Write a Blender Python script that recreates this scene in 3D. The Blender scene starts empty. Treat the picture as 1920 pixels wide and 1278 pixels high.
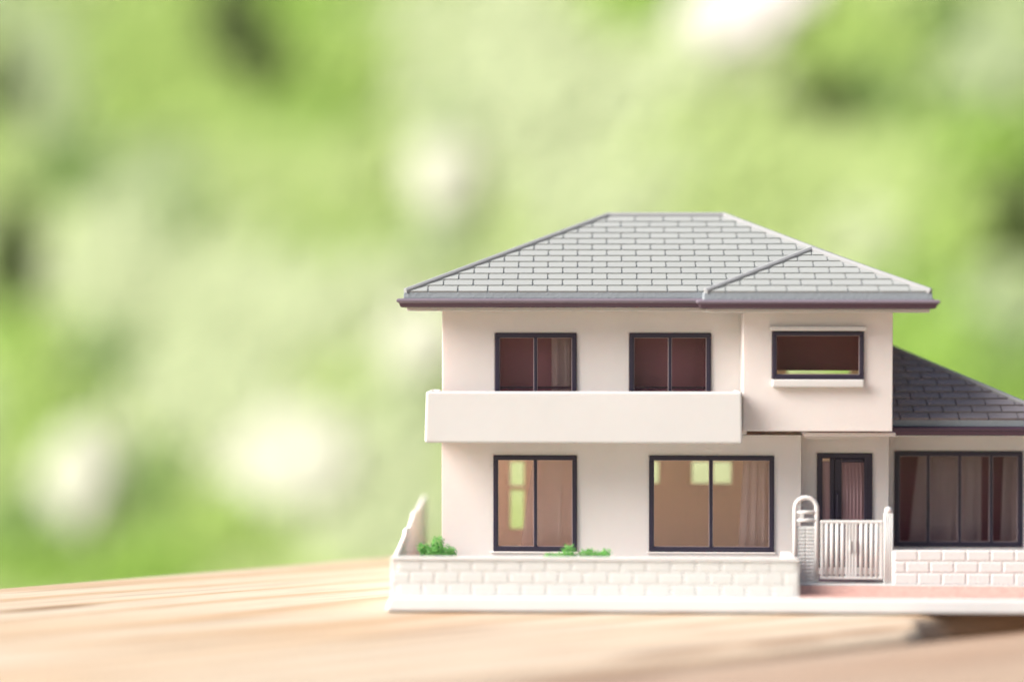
import bpy, bmesh, math, random
from mathutils import Vector, Matrix
R = math.radians
S = 0.001                      # geometry below is written in millimetres
sc = bpy.context.scene
col = sc.collection

# ------------------------------------------------------------------ camera
cam = bpy.data.cameras.new('camera')
cam.sensor_width = 36.0
cam.lens = 75.0
cam.clip_start = 0.01
cam.clip_end = 500.0
cam.dof.use_dof = True
cam.dof.focus_distance = 0.397
cam.dof.aperture_fstop = 4.7
camo = bpy.data.objects.new('camera', cam)
col.objects.link(camo)
camo.location = (0, -0.400, 0.0548)
camo.rotation_euler = (R(90 - 1.13), 0, R(2.0))
sc.camera = camo

# ------------------------------------------------------------------ sky, sun, exposure
SUN_EL, SUN_AZ = R(36), R(254)          # azimuth clockwise from +Y: from the left, a little to the front
w = bpy.data.worlds.new('World')
sc.world = w
w.use_nodes = True
nt = w.node_tree
sky = nt.nodes.new('ShaderNodeTexSky')
sky.sky_type = 'NISHITA'
sky.sun_disc = False
sky.sun_elevation = SUN_EL
sky.sun_rotation = SUN_AZ
sky.dust_density = 6.0
sky.air_density = 1.0
sky.ozone_density = 0.6
bg = nt.nodes['Background']
warm = nt.nodes.new('ShaderNodeMix'); warm.data_type = 'RGBA'; warm.blend_type = 'MULTIPLY'
warm.inputs[0].default_value = 1.0; warm.inputs[7].default_value = (1.0, 0.93, 0.935, 1)
nt.links.new(sky.outputs[0], warm.inputs[6])
nt.links.new(warm.outputs[2], bg.inputs[0])
bg.inputs[1].default_value = 0.07
sun = bpy.data.lights.new('sun', 'SUN')
sun.energy = 3.9
sun.angle = R(48)
sun.color = (1.0, 0.97, 0.94)
suno = bpy.data.objects.new('sun', sun)
col.objects.link(suno)
sd = Vector((math.sin(SUN_AZ) * math.cos(SUN_EL), math.cos(SUN_AZ) * math.cos(SUN_EL), math.sin(SUN_EL)))
suno.rotation_euler = sd.to_track_quat('Z', 'Y').to_euler()
suno.location = (-1, -1, 1.5)
vs = sc.view_settings
vs.view_transform = 'Standard'
vs.look = 'None'
vs.gamma = 1.0
vs.use_curve_mapping = False
vs.exposure = 1.14
sc.render.engine = 'CYCLES'
sc.cycles.use_adaptive_sampling = False
sc.cycles.use_denoising = True
sc.cycles.denoiser = 'OPENIMAGEDENOISE'
sc.cycles.denoising_input_passes = 'RGB_ALBEDO'
sc.cycles.max_bounces = 10
sc.cycles.diffuse_bounces = 4
sc.cycles.transparent_max_bounces = 12
sc.cycles.sample_clamp_indirect = 6.0

# ------------------------------------------------------------------ materials
def new_mat(name):
    m = bpy.data.materials.new(name)
    m.use_nodes = True
    return m, m.node_tree.nodes, m.node_tree.links, m.node_tree.nodes['Principled BSDF']

def plastic(name, rgb, rough=0.45, sss=0.0, var=0.04, bump=0.0, bscale=3000.0, spec=0.5, sscale=0.0015, thin=0.0, rnd=0.0, bdist=0.0001):
    m, n, l, p = new_mat(name)
    tc = n.new('ShaderNodeTexCoord')
    nz = n.new('ShaderNodeTexNoise'); nz.inputs['Scale'].default_value = 90.0; nz.inputs['Detail'].default_value = 5.0
    l.new(tc.outputs['Object'], nz.inputs['Vector'])
    mx = n.new('ShaderNodeMix'); mx.data_type = 'RGBA'
    mx.inputs[6].default_value = tuple(c * (1 - var) for c in rgb) + (1,)
    mx.inputs[7].default_value = tuple(min(1, c * (1 + var)) for c in rgb) + (1,)
    l.new(nz.outputs['Fac'], mx.inputs[0])
    if rnd:              # piece-to-piece tone
        oi = n.new('ShaderNodeObjectInfo'); mr = n.new('ShaderNodeMapRange')
        mr.inputs[3].default_value = 1 - rnd; mr.inputs[4].default_value = 1 + rnd
        l.new(oi.outputs['Random'], mr.inputs[0])
        hv = n.new('ShaderNodeHueSaturation'); l.new(mr.outputs[0], hv.inputs['Value'])
        l.new(mx.outputs[2], hv.inputs['Color']); l.new(hv.outputs[0], p.inputs['Base Color'])
    else:
        l.new(mx.outputs[2], p.inputs['Base Color'])
    rr = n.new('ShaderNodeMapRange')
    rr.inputs[3].default_value = rough - 0.06; rr.inputs[4].default_value = rough + 0.08
    l.new(nz.outputs['Fac'], rr.inputs[0]); l.new(rr.outputs[0], p.inputs['Roughness'])
    p.inputs['Specular IOR Level'].default_value = spec
    if sss:
        p.inputs['Subsurface Weight'].default_value = sss
        p.inputs['Subsurface Radius'].default_value = (1.0, 0.42, 0.30)
        p.inputs['Subsurface Scale'].default_value = sscale
    if bump:
        nb = n.new('ShaderNodeTexNoise'); nb.inputs['Scale'].default_value = bscale; nb.inputs['Detail'].default_value = 3.0
        l.new(tc.outputs['Object'], nb.inputs['Vector'])
        b = n.new('ShaderNodeBump'); b.inputs['Strength'].default_value = bump; b.inputs['Distance'].default_value = bdist
        l.new(nb.outputs['Fac'], b.inputs['Height']); l.new(b.outputs[0], p.inputs['Normal'])
    if thin:             # thin moulded sheet: some light passes through
        tl = n.new('ShaderNodeBsdfTranslucent'); tl.inputs[0].default_value = (0.95, 0.77, 0.72, 1)
        ms = n.new('ShaderNodeMixShader'); ms.inputs[0].default_value = thin
        l.new(p.outputs[0], ms.inputs[1]); l.new(tl.outputs[0], ms.inputs[2]); l.new(ms.outputs[0], n['Material Output'].inputs[0])
    return m

M = {}
M['wall'] = plastic('cream_plastic', (0.81, 0.78, 0.755), 0.45, sss=0.15, bump=0.14, bscale=1500, var=0.06, thin=0.2)
M['sheet'] = plastic('cream_plastic_sheet', (0.80, 0.765, 0.73), 0.45, bump=0.05, thin=0.65)
M['white'] = plastic('white_plastic', (0.59, 0.595, 0.585), 0.42, sss=0.15, bump=0.14, bscale=1500, var=0.05)
M['brick'] = plastic('brick_plastic', (0.67, 0.675, 0.66), 0.45, sss=0.15, bump=0.2, bscale=1500, rnd=0.015)
M['roof'] = plastic('roof_grey_plastic', (0.295, 0.318, 0.312), 0.40, bump=0.2, bscale=4000, rnd=0.03)
M['roof_shade'] = plastic('shaded_roof_plastic', (0.235, 0.22, 0.235), 0.40, bump=0.2, bscale=4000, rnd=0.04)  # same roof plastic, darkened: the side roof's shade is in the colour
M['lip'] = plastic('lilac_grey_plastic', (0.17, 0.145, 0.18), 0.36)
M['fascia'] = plastic('fascia_grey_plastic', (0.23, 0.265, 0.29), 0.45, bump=1.0, bscale=2200, bdist=0.00012, var=0.10)
M['cap'] = plastic('cap_grey_plastic', (0.27, 0.285, 0.295), 0.38, bump=0.08)
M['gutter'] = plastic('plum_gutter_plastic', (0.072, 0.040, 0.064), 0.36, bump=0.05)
M['frame'] = plastic('dark_navy_paint', (0.022, 0.017, 0.036), 0.40, bump=0.35, bscale=2500, var=0.3)
M['bead'] = plastic('worn_bead', (0.40, 0.32, 0.33), 0.30)
M['room_dark'] = plastic('maroon_room_shade', (0.31, 0.14, 0.19), 0.55)
M['moss_a'] = plastic('moss_green', (0.16, 0.46, 0.10), 0.8, var=0.3)
M['moss_c'] = plastic('moss_pale_green', (0.26, 0.52, 0.14), 0.8, var=0.3)
M['moss_b'] = plastic('moss_deep_green', (0.10, 0.34, 0.07), 0.8, var=0.3)

def glass_mat(name, tint, rough, refl):
    m = bpy.data.materials.new(name); m.use_nodes = True
    n, l = m.node_tree.nodes, m.node_tree.links
    n.clear()
    out = n.new('ShaderNodeOutputMaterial')
    tr = n.new('ShaderNodeBsdfTransparent'); tr.inputs[0].default_value = tint + (1,)
    gl = n.new('ShaderNodeBsdfGlossy'); gl.inputs['Roughness'].default_value = rough
    fr = n.new('ShaderNodeFresnel'); fr.inputs[0].default_value = 1.18
    ad = n.new('ShaderNodeMath'); ad.operation = 'ADD'; ad.inputs[1].default_value = refl
    l.new(fr.outputs[0], ad.inputs[0])
    mx = n.new('ShaderNodeMixShader')
    l.new(ad.outputs[0], mx.inputs[0]); l.new(tr.outputs[0], mx.inputs[1]); l.new(gl.outputs[0], mx.inputs[2])
    l.new(mx.outputs[0], out.inputs[0])
    return m
M['glass'] = glass_mat('clear_plastic_pane', (0.96, 0.93, 0.92), 0.06, 0.0)

def curtain_mat():
    m = bpy.data.materials.new('sheer_curtain'); m.use_nodes = True
    n, l = m.node_tree.nodes, m.node_tree.links
    n.clear()
    out = n.new('ShaderNodeOutputMaterial')
    tr = n.new('ShaderNodeBsdfTransparent'); tr.inputs[0].default_value = (0.95, 0.9, 0.9, 1)
    df = n.new('ShaderNodeBsdfDiffuse'); df.inputs[0].default_value = (0.90, 0.85, 0.86, 1)
    tl = n.new('ShaderNodeBsdfTranslucent'); tl.inputs[0].default_value = (0.90, 0.85, 0.86, 1)
    a = n.new('ShaderNodeMixShader'); a.inputs[0].default_value = 0.4
    l.new(df.outputs[0], a.inputs[1]); l.new(tl.outputs[0], a.inputs[2])
    mx = n.new('ShaderNodeMixShader'); mx.inputs[0].default_value = 0.6
    l.new(tr.outputs[0], mx.inputs[1]); l.new(a.outputs[0], mx.inputs[2]); l.new(mx.outputs[0], out.inputs[0])
    return m
M['curtain'] = curtain_mat()

def paving_mat():
    m, n, l, p = new_mat('pink_paving')
    tc = n.new('ShaderNodeTexCoord')
    a = n.new('ShaderNodeTexNoise'); a.inputs['Scale'].default_value = 900; a.inputs['Detail'].default_value = 6
    b = n.new('ShaderNodeTexVoronoi'); b.inputs['Scale'].default_value = 1100
    l.new(tc.outputs['Object'], a.inputs[0]); l.new(tc.outputs['Object'], b.inputs[0])
    cr = n.new('ShaderNodeValToRGB')
    cr.color_ramp.elements[0].position = 0.3; cr.color_ramp.elements[0].color = (0.40, 0.22, 0.19, 1)
    cr.color_ramp.elements[1].position = 0.7; cr.color_ramp.elements[1].color = (0.56, 0.34, 0.29, 1)
    l.new(a.outputs['Fac'], cr.inputs[0])
    lt = n.new('ShaderNodeMath'); lt.operation = 'LESS_THAN'; lt.inputs[1].default_value = 0.16
    l.new(b.outputs['Distance'], lt.inputs[0])
    mx = n.new('ShaderNodeMix'); mx.data_type = 'RGBA'; mx.inputs[7].default_value = (0.80, 0.62, 0.52, 1)
    l.new(lt.outputs[0], mx.inputs[0]); l.new(cr.outputs[0], mx.inputs[6]); l.new(mx.outputs[2], p.inputs['Base Color'])
    bp = n.new('ShaderNodeBump'); bp.inputs['Strength'].default_value = 0.8; bp.inputs['Distance'].default_value = 0.0003
    l.new(a.outputs['Fac'], bp.inputs['Height']); l.new(bp.outputs[0], p.inputs['Normal'])
    p.inputs['Roughness'].default_value = 0.7
    return m
M['paving'] = paving_mat()

def wood_mat(name, pale, warm, dark, knots, falloff_at=None):
    """pine board: grain runs along the object's X axis; coordinates in metres"""
    m, n, l, p = new_mat(name)
    tc = n.new('ShaderNodeTexCoord')
    def mapped(sx, sy, sz):
        mp = n.new('ShaderNodeMapping'); mp.inputs['Scale'].default_value = (sx, sy, sz)
        l.new(tc.outputs['Object'], mp.inputs['Vector']); return mp
    def noise(v, scale, det, rough=0.55):
        t = n.new('ShaderNodeTexNoise'); t.inputs['Scale'].default_value = scale; t.inputs['Detail'].default_value = det
        t.inputs['Roughness'].default_value = rough
        l.new(v.outputs[0], t.inputs['Vector']); return t
    broad = noise(mapped(5, 26, 26), 1.0, 4)
    fine = noise(mapped(14, 420, 420), 1.0, 6, 0.65)
    fibre = noise(mapped(60, 1900, 1900), 1.0, 3)
    wv = n.new('ShaderNodeTexWave'); wv.bands_direction = 'Y'; wv.inputs['Scale'].default_value = 1.0
    wv.inputs['Distortion'].default_value = 14.0; wv.inputs['Detail'].default_value = 3.0; wv.inputs['Detail Scale'].default_value = 0.7
    l.new(mapped(3.5, 26, 26).outputs[0], wv.inputs['Vector'])
    def mix(f, a, b):
        x = n.new('ShaderNodeMix'); x.data_type = 'RGBA'
        for s, v in ((0, f), (6, a), (7, b)):
            if isinstance(v, tuple): x.inputs[s].default_value = v + (1,)
            elif isinstance(v, float): x.inputs[s].default_value = v
            else: l.new(v, x.inputs[s])
        return x.outputs[2]
    def ramp(v, a, b, lo=0.0, hi=1.0):
        r = n.new('ShaderNodeMapRange'); r.interpolation_type = 'SMOOTHSTEP'
        for i, q in enumerate((a, b, lo, hi)): r.inputs[i + 1].default_value = q
        l.new(v, r.inputs[0]); return r.outputs[0]
    def math2(op, a, b):
        x = n.new('ShaderNodeMath'); x.operation = op
        for i, v in enumerate((a, b)):
            if isinstance(v, (int, float)): x.inputs[i].default_value = v
            else: l.new(v, x.inputs[i])
        return x.outputs[0]
    wfac = ramp(broad.outputs['Fac'], 0.42, 0.68)
    if falloff_at:          # board turns browner to the right, standing in for light falloff
        sx = n.new('ShaderNodeSeparateXYZ'); l.new(tc.outputs['Object'], sx.inputs[0])
        t = math2('ADD', math2('MULTIPLY', sx.outputs[0], falloff_at[0]), math2('MULTIPLY', sx.outputs[1], falloff_at[1]))
        t = math2('ADD', t, math2('MULTIPLY', broad.outputs['Fac'], 0.35))
        g = ramp(t, falloff_at[2], falloff_at[3])
        wfac = math2('MAXIMUM', math2('MULTIPLY', wfac, 0.55), g)
    c = mix(wfac, pale, warm)
    c = mix(math2('MULTIPLY', ramp(wv.outputs['Fac'], 0.45, 1.0), 0.45), c, warm)
    c = mix(math2('MULTIPLY', ramp(wv.outputs['Fac'], 0.80, 0.98), 0.2), c, dark)
    c = mix(math2('MULTIPLY', ramp(fine.outputs['Fac'], 0.55, 0.80), 0.55), c, dark)
    c = mix(math2('MULTIPLY', ramp(fibre.outputs['Fac'], 0.48, 0.75), 0.42), c, dark)
    streak = noise(mapped(8, 170, 170), 1.0, 6, 0.65)
    c = mix(math2('MULTIPLY', ramp(streak.outputs['Fac'], 0.54, 0.68), 0.30), c, dark)
    for (kx, ky, ra, rb, st) in knots:
        mp = n.new('ShaderNodeMapping'); mp.vector_type = 'TEXTURE'
        mp.inputs['Location'].default_value = (kx * S, ky * S, 0); mp.inputs['Scale'].default_value = (ra * S, rb * S, 1.0)
        l.new(tc.outputs['Object'], mp.inputs[0])
        ln = n.new('ShaderNodeVectorMath'); ln.operation = 'LENGTH'; l.new(mp.outputs[0], ln.inputs[0])
        d = math2('ADD', ln.outputs['Value'], math2('MULTIPLY', math2('SUBTRACT', fine.outputs['Fac'], 0.5), 0.9))
        c = mix(math2('MULTIPLY', ramp(d, 1.0, 0.35), st), c, dark)
    l.new(c, p.inputs['Base Color'])
    h = math2('ADD', math2('MULTIPLY', fine.outputs['Fac'], 0.7), math2('MULTIPLY', fibre.outputs['Fac'], 0.4))
    bp = n.new('ShaderNodeBump'); bp.inputs['Strength'].default_value = 0.7; bp.inputs['Distance'].default_value = 0.0006
    l.new(h, bp.inputs['Height']); l.new(bp.outputs[0], p.inputs['Normal'])
    p.inputs['Roughness'].default_value = 0.62
    p.inputs['Specular IOR Level'].default_value = 0.35
    return m

# ------------------------------------------------------------------ mesh helpers
def tag(o, label=None, cat=None, group=None, kind=None):
    if label: o['label'] = label
    if cat: o['category'] = cat
    if group: o['group'] = group
    if kind: o['kind'] = kind
    return o

def empty(name, loc=(0, 0, 0)):
    o = bpy.data.objects.new(name, None)
    col.objects.link(o); o.empty_display_size = 0.01
    o.location = loc
    return o

def mesh_of(name, verts, faces, mat=None):
    me = bpy.data.meshes.new(name)
    me.from_pydata([(v[0] * S, v[1] * S, v[2] * S) for v in verts], [], faces)
    bm = bmesh.new(); bm.from_mesh(me)
    bmesh.ops.recalc_face_normals(bm, faces=bm.faces)
    bm.to_mesh(me); bm.free()
    if mat is not None: me.materials.append(mat)
    return me

def put(name, me, parent=None, loc=None, rot=None, bevel=0.0, seg=2, smooth=False):
    o = bpy.data.objects.new(name, me)
    col.objects.link(o)
    if parent: o.parent = parent
    if loc is not None: o.location = Vector(loc) * S
    if rot is not None: o.rotation_euler = rot
    if bevel:
        b = o.modifiers.new('bevel', 'BEVEL'); b.width = bevel * S; b.segments = seg
        b.limit_method = 'ANGLE'; b.angle_limit = R(40)
        b.harden_normals = False
    if smooth:
        for p in me.polygons: p.use_smooth = True
    return o

def slopes(o, mat=None):
    o.data.materials.append(mat or M['roof'])
    for p in o.data.polygons:
        if p.normal.z > 0.2: p.material_index = 1

def lip(o, z):
    o.data.materials.append(M['lip'])
    for p in o.data.polygons:
        if p.center.z > z * S: p.material_index = 1

class MB:
    """collects simple solids into one mesh"""
    def __init__(s): s.v = []; s.f = []
    def add(s, v, f):
        k = len(s.v); s.v += list(v); s.f += [tuple(i + k for i in q) for q in f]; return s
    def box(s, x0, x1, y0, y1, z0, z1, top=None):
        """top=(dx0,dx1,dy0,dy1): draft of the upper face"""
        a = top or (0, 0, 0, 0)
        v = [(x0, y0, z0), (x1, y0, z0), (x1, y1, z0), (x0, y1, z0),
             (x0 + a[0], y0 + a[2], z1), (x1 + a[1], y0 + a[2], z1), (x1 + a[1], y1 + a[3], z1), (x0 + a[0], y1 + a[3], z1)]
        return s.add(v, [(0, 3, 2, 1), (4, 5, 6, 7), (0, 1, 5, 4), (1, 2, 6, 5), (2, 3, 7, 6), (3, 0, 4, 7)])
    def tube(s, pts, r, n=10, up=(0, 1, 0)):
        pts = [Vector(p) for p in pts]; rings = []
        for i, p in enumerate(pts):
            d = (pts[min(i + 1, len(pts) - 1)] - pts[max(i - 1, 0)]).normalized()
            a = d.cross(Vector(up)).normalized(); b = d.cross(a).normalized()
            rings.append([tuple(p + (a * math.cos(t) + b * math.sin(t)) * r) for t in [2 * math.pi * k / n for k in range(n)]])
        v = [q for ring in rings for q in ring]; f = []
        for i in range(len(pts) - 1):
            for k in range(n):
                f.append((i * n + k, i * n + (k + 1) % n, (i + 1) * n + (k + 1) % n, (i + 1) * n + k))
        f.append(tuple(range(n))[::-1]); f.append(tuple((len(pts) - 1) * n + k for k in range(n)))
        return s.add(v, f)
    def prism(s, poly, axis, a0, a1):
        """poly in the two other axes, extruded along axis from a0 to a1"""
        def P(q, a):
            return {'x': (a, q[0], q[1]), 'y': (q[0], a, q[1]), 'z': (q[0], q[1], a)}[axis]
        n = len(poly)
        v = [P(q, a0) for q in poly] + [P(q, a1) for q in poly]
        f = [tuple(range(n))[::-1], tuple(range(n, 2 * n))] + [(i, (i + 1) % n, n + (i + 1) % n, n + i) for i in range(n)]
        return s.add(v, f)
    def build(s, name, mat, parent=None, bevel=0.0, seg=2, smooth=False):
        return put(name, mesh_of(name, s.v, s.f, mat), parent, None, None, bevel, seg, smooth)

def panel(name, mat, parent, axis, pos, thick, a0, a1, z0, z1, holes=(), bevel=0.15):
    """wall sheet with rectangular openings; axis 'y': spans x, faces -y; axis 'x': spans y"""
    xs = sorted({a0, a1, *[h[0] for h in holes], *[h[1] for h in holes]})
    zs = sorted({z0, z1, *[h[2] for h in holes], *[h[3] for h in holes]})
    nx, nz = len(xs) - 1, len(zs) - 1
    def solid(i, j):
        if not (0 <= i < nx and 0 <= j < nz): return False
        cx, cz = (xs[i] + xs[i + 1]) / 2, (zs[j] + zs[j + 1]) / 2
        return not any(h[0] < cx < h[1] and h[2] < cz < h[3] for h in holes)
    idx = {}; v = []; f = []
    def V(i, j, k):
        if (i, j, k) not in idx:
            idx[i, j, k] = len(v); d = pos + (thick if k else 0)
            v.append((xs[i], d, zs[j]) if axis == 'y' else (d, xs[i], zs[j]))
        return idx[i, j, k]
    for i in range(nx):
        for j in range(nz):
            if not solid(i, j): continue
            f.append((V(i, j, 0), V(i + 1, j, 0), V(i + 1, j + 1, 0), V(i, j + 1, 0)))
            f.append((V(i, j, 1), V(i, j + 1, 1), V(i + 1, j + 1, 1), V(i + 1, j, 1)))
            if not solid(i - 1, j): f.append((V(i, j, 0), V(i, j + 1, 0), V(i, j + 1, 1), V(i, j, 1)))
            if not solid(i + 1, j): f.append((V(i + 1, j, 0), V(i + 1, j, 1), V(i + 1, j + 1, 1), V(i + 1, j + 1, 0)))
            if not solid(i, j - 1): f.append((V(i, j, 0), V(i, j, 1), V(i + 1, j, 1), V(i + 1, j, 0)))
            if not solid(i, j + 1): f.append((V(i, j + 1, 0), V(i + 1, j + 1, 0), V(i + 1, j + 1, 1), V(i, j + 1, 1)))
    return put(name, mesh_of(name, v, f, mat), parent, bevel=bevel)

def ring_band(rect, profile):
    """mitred moulding round a rectangle; profile = closed list of (outset, z)"""
    x0, x1, y0, y1 = rect
    v = []; n = len(profile)
    for cx, cy, sx, sy in ((x0, y0, -1, -1), (x1, y0, 1, -1), (x1, y1, 1, 1), (x0, y1, -1, 1)):
        for o, z in profile: v.append((cx + sx * o, cy + sy * o, z))
    f = []
    for c in range(4):
        d = (c + 1) % 4
        for i in range(n):
            j = (i + 1) % n
            f.append((c * n + i, d * n + i, d * n + j, c * n + j))
    return v, f

def clip(poly, a, b, c):
    """keep a*x + b*y <= c"""
    out = []
    for i in range(len(poly)):
        p, q = poly[i], poly[(i + 1) % len(poly)]
        dp, dq = a * p[0] + b * p[1] - c, a * q[0] + b * q[1] - c
        if dp <= 0: out.append(p)
        if (dp < 0 < dq) or (dq < 0 < dp):
            t = dp / (dp - dq); out.append((p[0] + (q[0] - p[0]) * t, p[1] + (q[1] - p[1]) * t))
    return out

def area(poly):
    return 0.5 * abs(sum(p[0] * q[1] - q[0] * p[1] for p, q in zip(poly, poly[1:] + poly[:1])))

def left_of(p, q):
    """half-plane (a,b,c) that keeps what lies left of p->q"""
    dx, dy = q[0] - p[0], q[1] - p[1]
    n = math.hypot(dx, dy); a, b = dy / n, -dx / n
    return a, b, a * p[0] + b * p[1]

# ------------------------------------------------------------------ lawn, foliage
gm, n_, l_, p_ = new_mat('lawn')
tc = n_.new('ShaderNodeTexCoord'); nz = n_.new('ShaderNodeTexNoise'); nz.inputs['Scale'].default_value = 1.6; nz.inputs['Detail'].default_value = 8
l_.new(tc.outputs['Object'], nz.inputs[0])
cr = n_.new('ShaderNodeValToRGB')
cr.color_ramp.elements[0].position = 0.3; cr.color_ramp.elements[0].color = (0.10, 0.19, 0.03, 1)
cr.color_ramp.elements[1].position = 0.7; cr.color_ramp.elements[1].color = (0.30, 0.42, 0.10, 1)
l_.new(nz.outputs['Fac'], cr.inputs[0]); l_.new(cr.outputs[0], p_.inputs['Base Color']); p_.inputs['Roughness'].default_value = 0.9
gv = [(-150e3, -150e3, -750), (150e3, -150e3, -750), (150e3, 150e3, -750), (-150e3, 150e3, -750)]
tag(put('lawn', mesh_of('lawn', gv, [(0, 1, 2, 3)], gm)), kind='structure')

tm, n_, l_, p_ = new_mat('pink_bounce')
tc = n_.new('ShaderNodeTexCoord'); nz = n_.new('ShaderNodeTexNoise'); nz.inputs['Scale'].default_value = 5; nz.inputs['Detail'].default_value = 8
l_.new(tc.outputs['Object'], nz.inputs[0])
cr = n_.new('ShaderNodeValToRGB')
cr.color_ramp.elements[0].position = 0.3; cr.color_ramp.elements[0].color = (0.45, 0.37, 0.365, 1)
cr.color_ramp.elements[1].position = 0.7; cr.color_ramp.elements[1].color = (0.57, 0.48, 0.47, 1)
l_.new(nz.outputs['Fac'], cr.inputs[0]); l_.new(cr.outputs[0], p_.inputs['Base Color']); p_.inputs['Roughness'].default_value = 0.8
tv = MB(); tv.box(-6000, 6000, -9000, 780, -790, -735)  # added unseen floor that bounces pink light onto the facade
tag(tv.build('bounce_floor', tm, bevel=4), kind='structure')

LEAF = {'D': ((0.05, 0.077, 0.02), (0.036, 0.054, 0.011)),  # darkest tone stands in for deep shade among the leaves
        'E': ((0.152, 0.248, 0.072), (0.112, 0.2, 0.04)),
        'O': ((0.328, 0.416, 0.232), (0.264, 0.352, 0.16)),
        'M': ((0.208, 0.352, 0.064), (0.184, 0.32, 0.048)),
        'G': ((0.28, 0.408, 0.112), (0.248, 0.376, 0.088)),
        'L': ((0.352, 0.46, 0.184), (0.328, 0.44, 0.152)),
        'P': ((0.443, 0.521, 0.32), (0.41, 0.492, 0.271)),  # pale tones stand in for sheen and haze on leaves
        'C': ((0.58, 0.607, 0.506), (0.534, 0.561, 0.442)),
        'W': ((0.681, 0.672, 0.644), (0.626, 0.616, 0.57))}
LK = list(LEAF)
def leaf_mat(k):
    m, n, l, p = new_mat('leaf_' + k)
    c0, c1 = LEAF[k]
    inf = n.new('ShaderNodeNewGeometry')
    mx = n.new('ShaderNodeMix'); mx.data_type = 'RGBA'
    mx.inputs[6].default_value = tuple(x * 0.97 for x in c0) + (1,); mx.inputs[7].default_value = tuple(min(0.95, x * 1.03) for x in c0) + (1,)
    l.new(inf.outputs['Random Per Island'], mx.inputs[0]); l.new(mx.outputs[2], p.inputs['Base Color'])
    p.inputs['Roughness'].default_value = 0.8
    p.inputs['Specular IOR Level'].default_value = 0.15
    tl = n.new('ShaderNodeBsdfTranslucent'); tl.inputs[0].default_value = c1 + (1,)
    ms = n.new('ShaderNodeMixShader'); ms.inputs[0].default_value = 0.35
    l.new(p.outputs[0], ms.inputs[1]); l.new(tl.outputs[0], ms.inputs[2])
    l.new(ms.outputs[0], n['Material Output'].inputs[0])
    return m

# sprays of foliage on a slope tilted to catch the sun: (x, y, z, half width, half height, leaf tone), mm
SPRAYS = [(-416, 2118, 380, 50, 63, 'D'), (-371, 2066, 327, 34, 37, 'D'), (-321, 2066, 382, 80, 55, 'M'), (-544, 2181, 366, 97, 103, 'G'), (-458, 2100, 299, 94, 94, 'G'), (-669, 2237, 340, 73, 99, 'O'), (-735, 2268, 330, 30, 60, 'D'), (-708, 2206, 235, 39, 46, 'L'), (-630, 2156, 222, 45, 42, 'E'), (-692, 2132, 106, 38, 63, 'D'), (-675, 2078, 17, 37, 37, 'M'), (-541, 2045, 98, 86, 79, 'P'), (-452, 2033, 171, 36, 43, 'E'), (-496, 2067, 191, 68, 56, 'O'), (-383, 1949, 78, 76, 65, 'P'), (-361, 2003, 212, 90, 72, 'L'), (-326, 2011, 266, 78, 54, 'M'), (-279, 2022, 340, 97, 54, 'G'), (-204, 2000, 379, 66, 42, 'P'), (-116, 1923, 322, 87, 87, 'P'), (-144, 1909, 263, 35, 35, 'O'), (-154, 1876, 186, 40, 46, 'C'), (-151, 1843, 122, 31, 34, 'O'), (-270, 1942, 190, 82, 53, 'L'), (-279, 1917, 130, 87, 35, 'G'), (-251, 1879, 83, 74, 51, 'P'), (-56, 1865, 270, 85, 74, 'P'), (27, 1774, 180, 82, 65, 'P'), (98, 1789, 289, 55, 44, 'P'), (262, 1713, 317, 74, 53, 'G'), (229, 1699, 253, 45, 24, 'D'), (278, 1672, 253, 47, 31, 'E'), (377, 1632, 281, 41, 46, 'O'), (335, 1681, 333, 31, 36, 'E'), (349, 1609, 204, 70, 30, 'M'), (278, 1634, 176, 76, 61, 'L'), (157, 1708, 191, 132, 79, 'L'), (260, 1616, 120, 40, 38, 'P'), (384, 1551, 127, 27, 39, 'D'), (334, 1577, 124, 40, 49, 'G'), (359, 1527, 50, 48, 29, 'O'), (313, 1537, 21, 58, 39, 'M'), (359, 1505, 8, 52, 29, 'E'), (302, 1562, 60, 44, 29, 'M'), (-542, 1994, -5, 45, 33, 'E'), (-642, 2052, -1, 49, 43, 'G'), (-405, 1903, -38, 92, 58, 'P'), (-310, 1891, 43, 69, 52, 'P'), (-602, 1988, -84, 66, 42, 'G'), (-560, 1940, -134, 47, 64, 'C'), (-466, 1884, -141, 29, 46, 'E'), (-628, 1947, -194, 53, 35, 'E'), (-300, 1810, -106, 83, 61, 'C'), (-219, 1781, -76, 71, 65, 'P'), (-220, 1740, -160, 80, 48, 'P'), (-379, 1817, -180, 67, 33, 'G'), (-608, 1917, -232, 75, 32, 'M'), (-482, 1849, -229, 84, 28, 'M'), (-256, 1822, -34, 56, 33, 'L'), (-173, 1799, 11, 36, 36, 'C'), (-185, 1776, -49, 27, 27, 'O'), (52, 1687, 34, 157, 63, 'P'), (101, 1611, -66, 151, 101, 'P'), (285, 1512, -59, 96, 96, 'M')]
SPRAYS += [(157, 1788, 350, 58, 46, 'W'), (130, 1790, 345, 40, 40, 'W'), (190, 1780, 372, 50, 40, 'W')]  # white clumps stand in for bright sky showing through

def sun_slope(x, z):
    return max(850, 1750 - 0.55 * (x + 75) + 0.5 * (z - 20))

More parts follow.
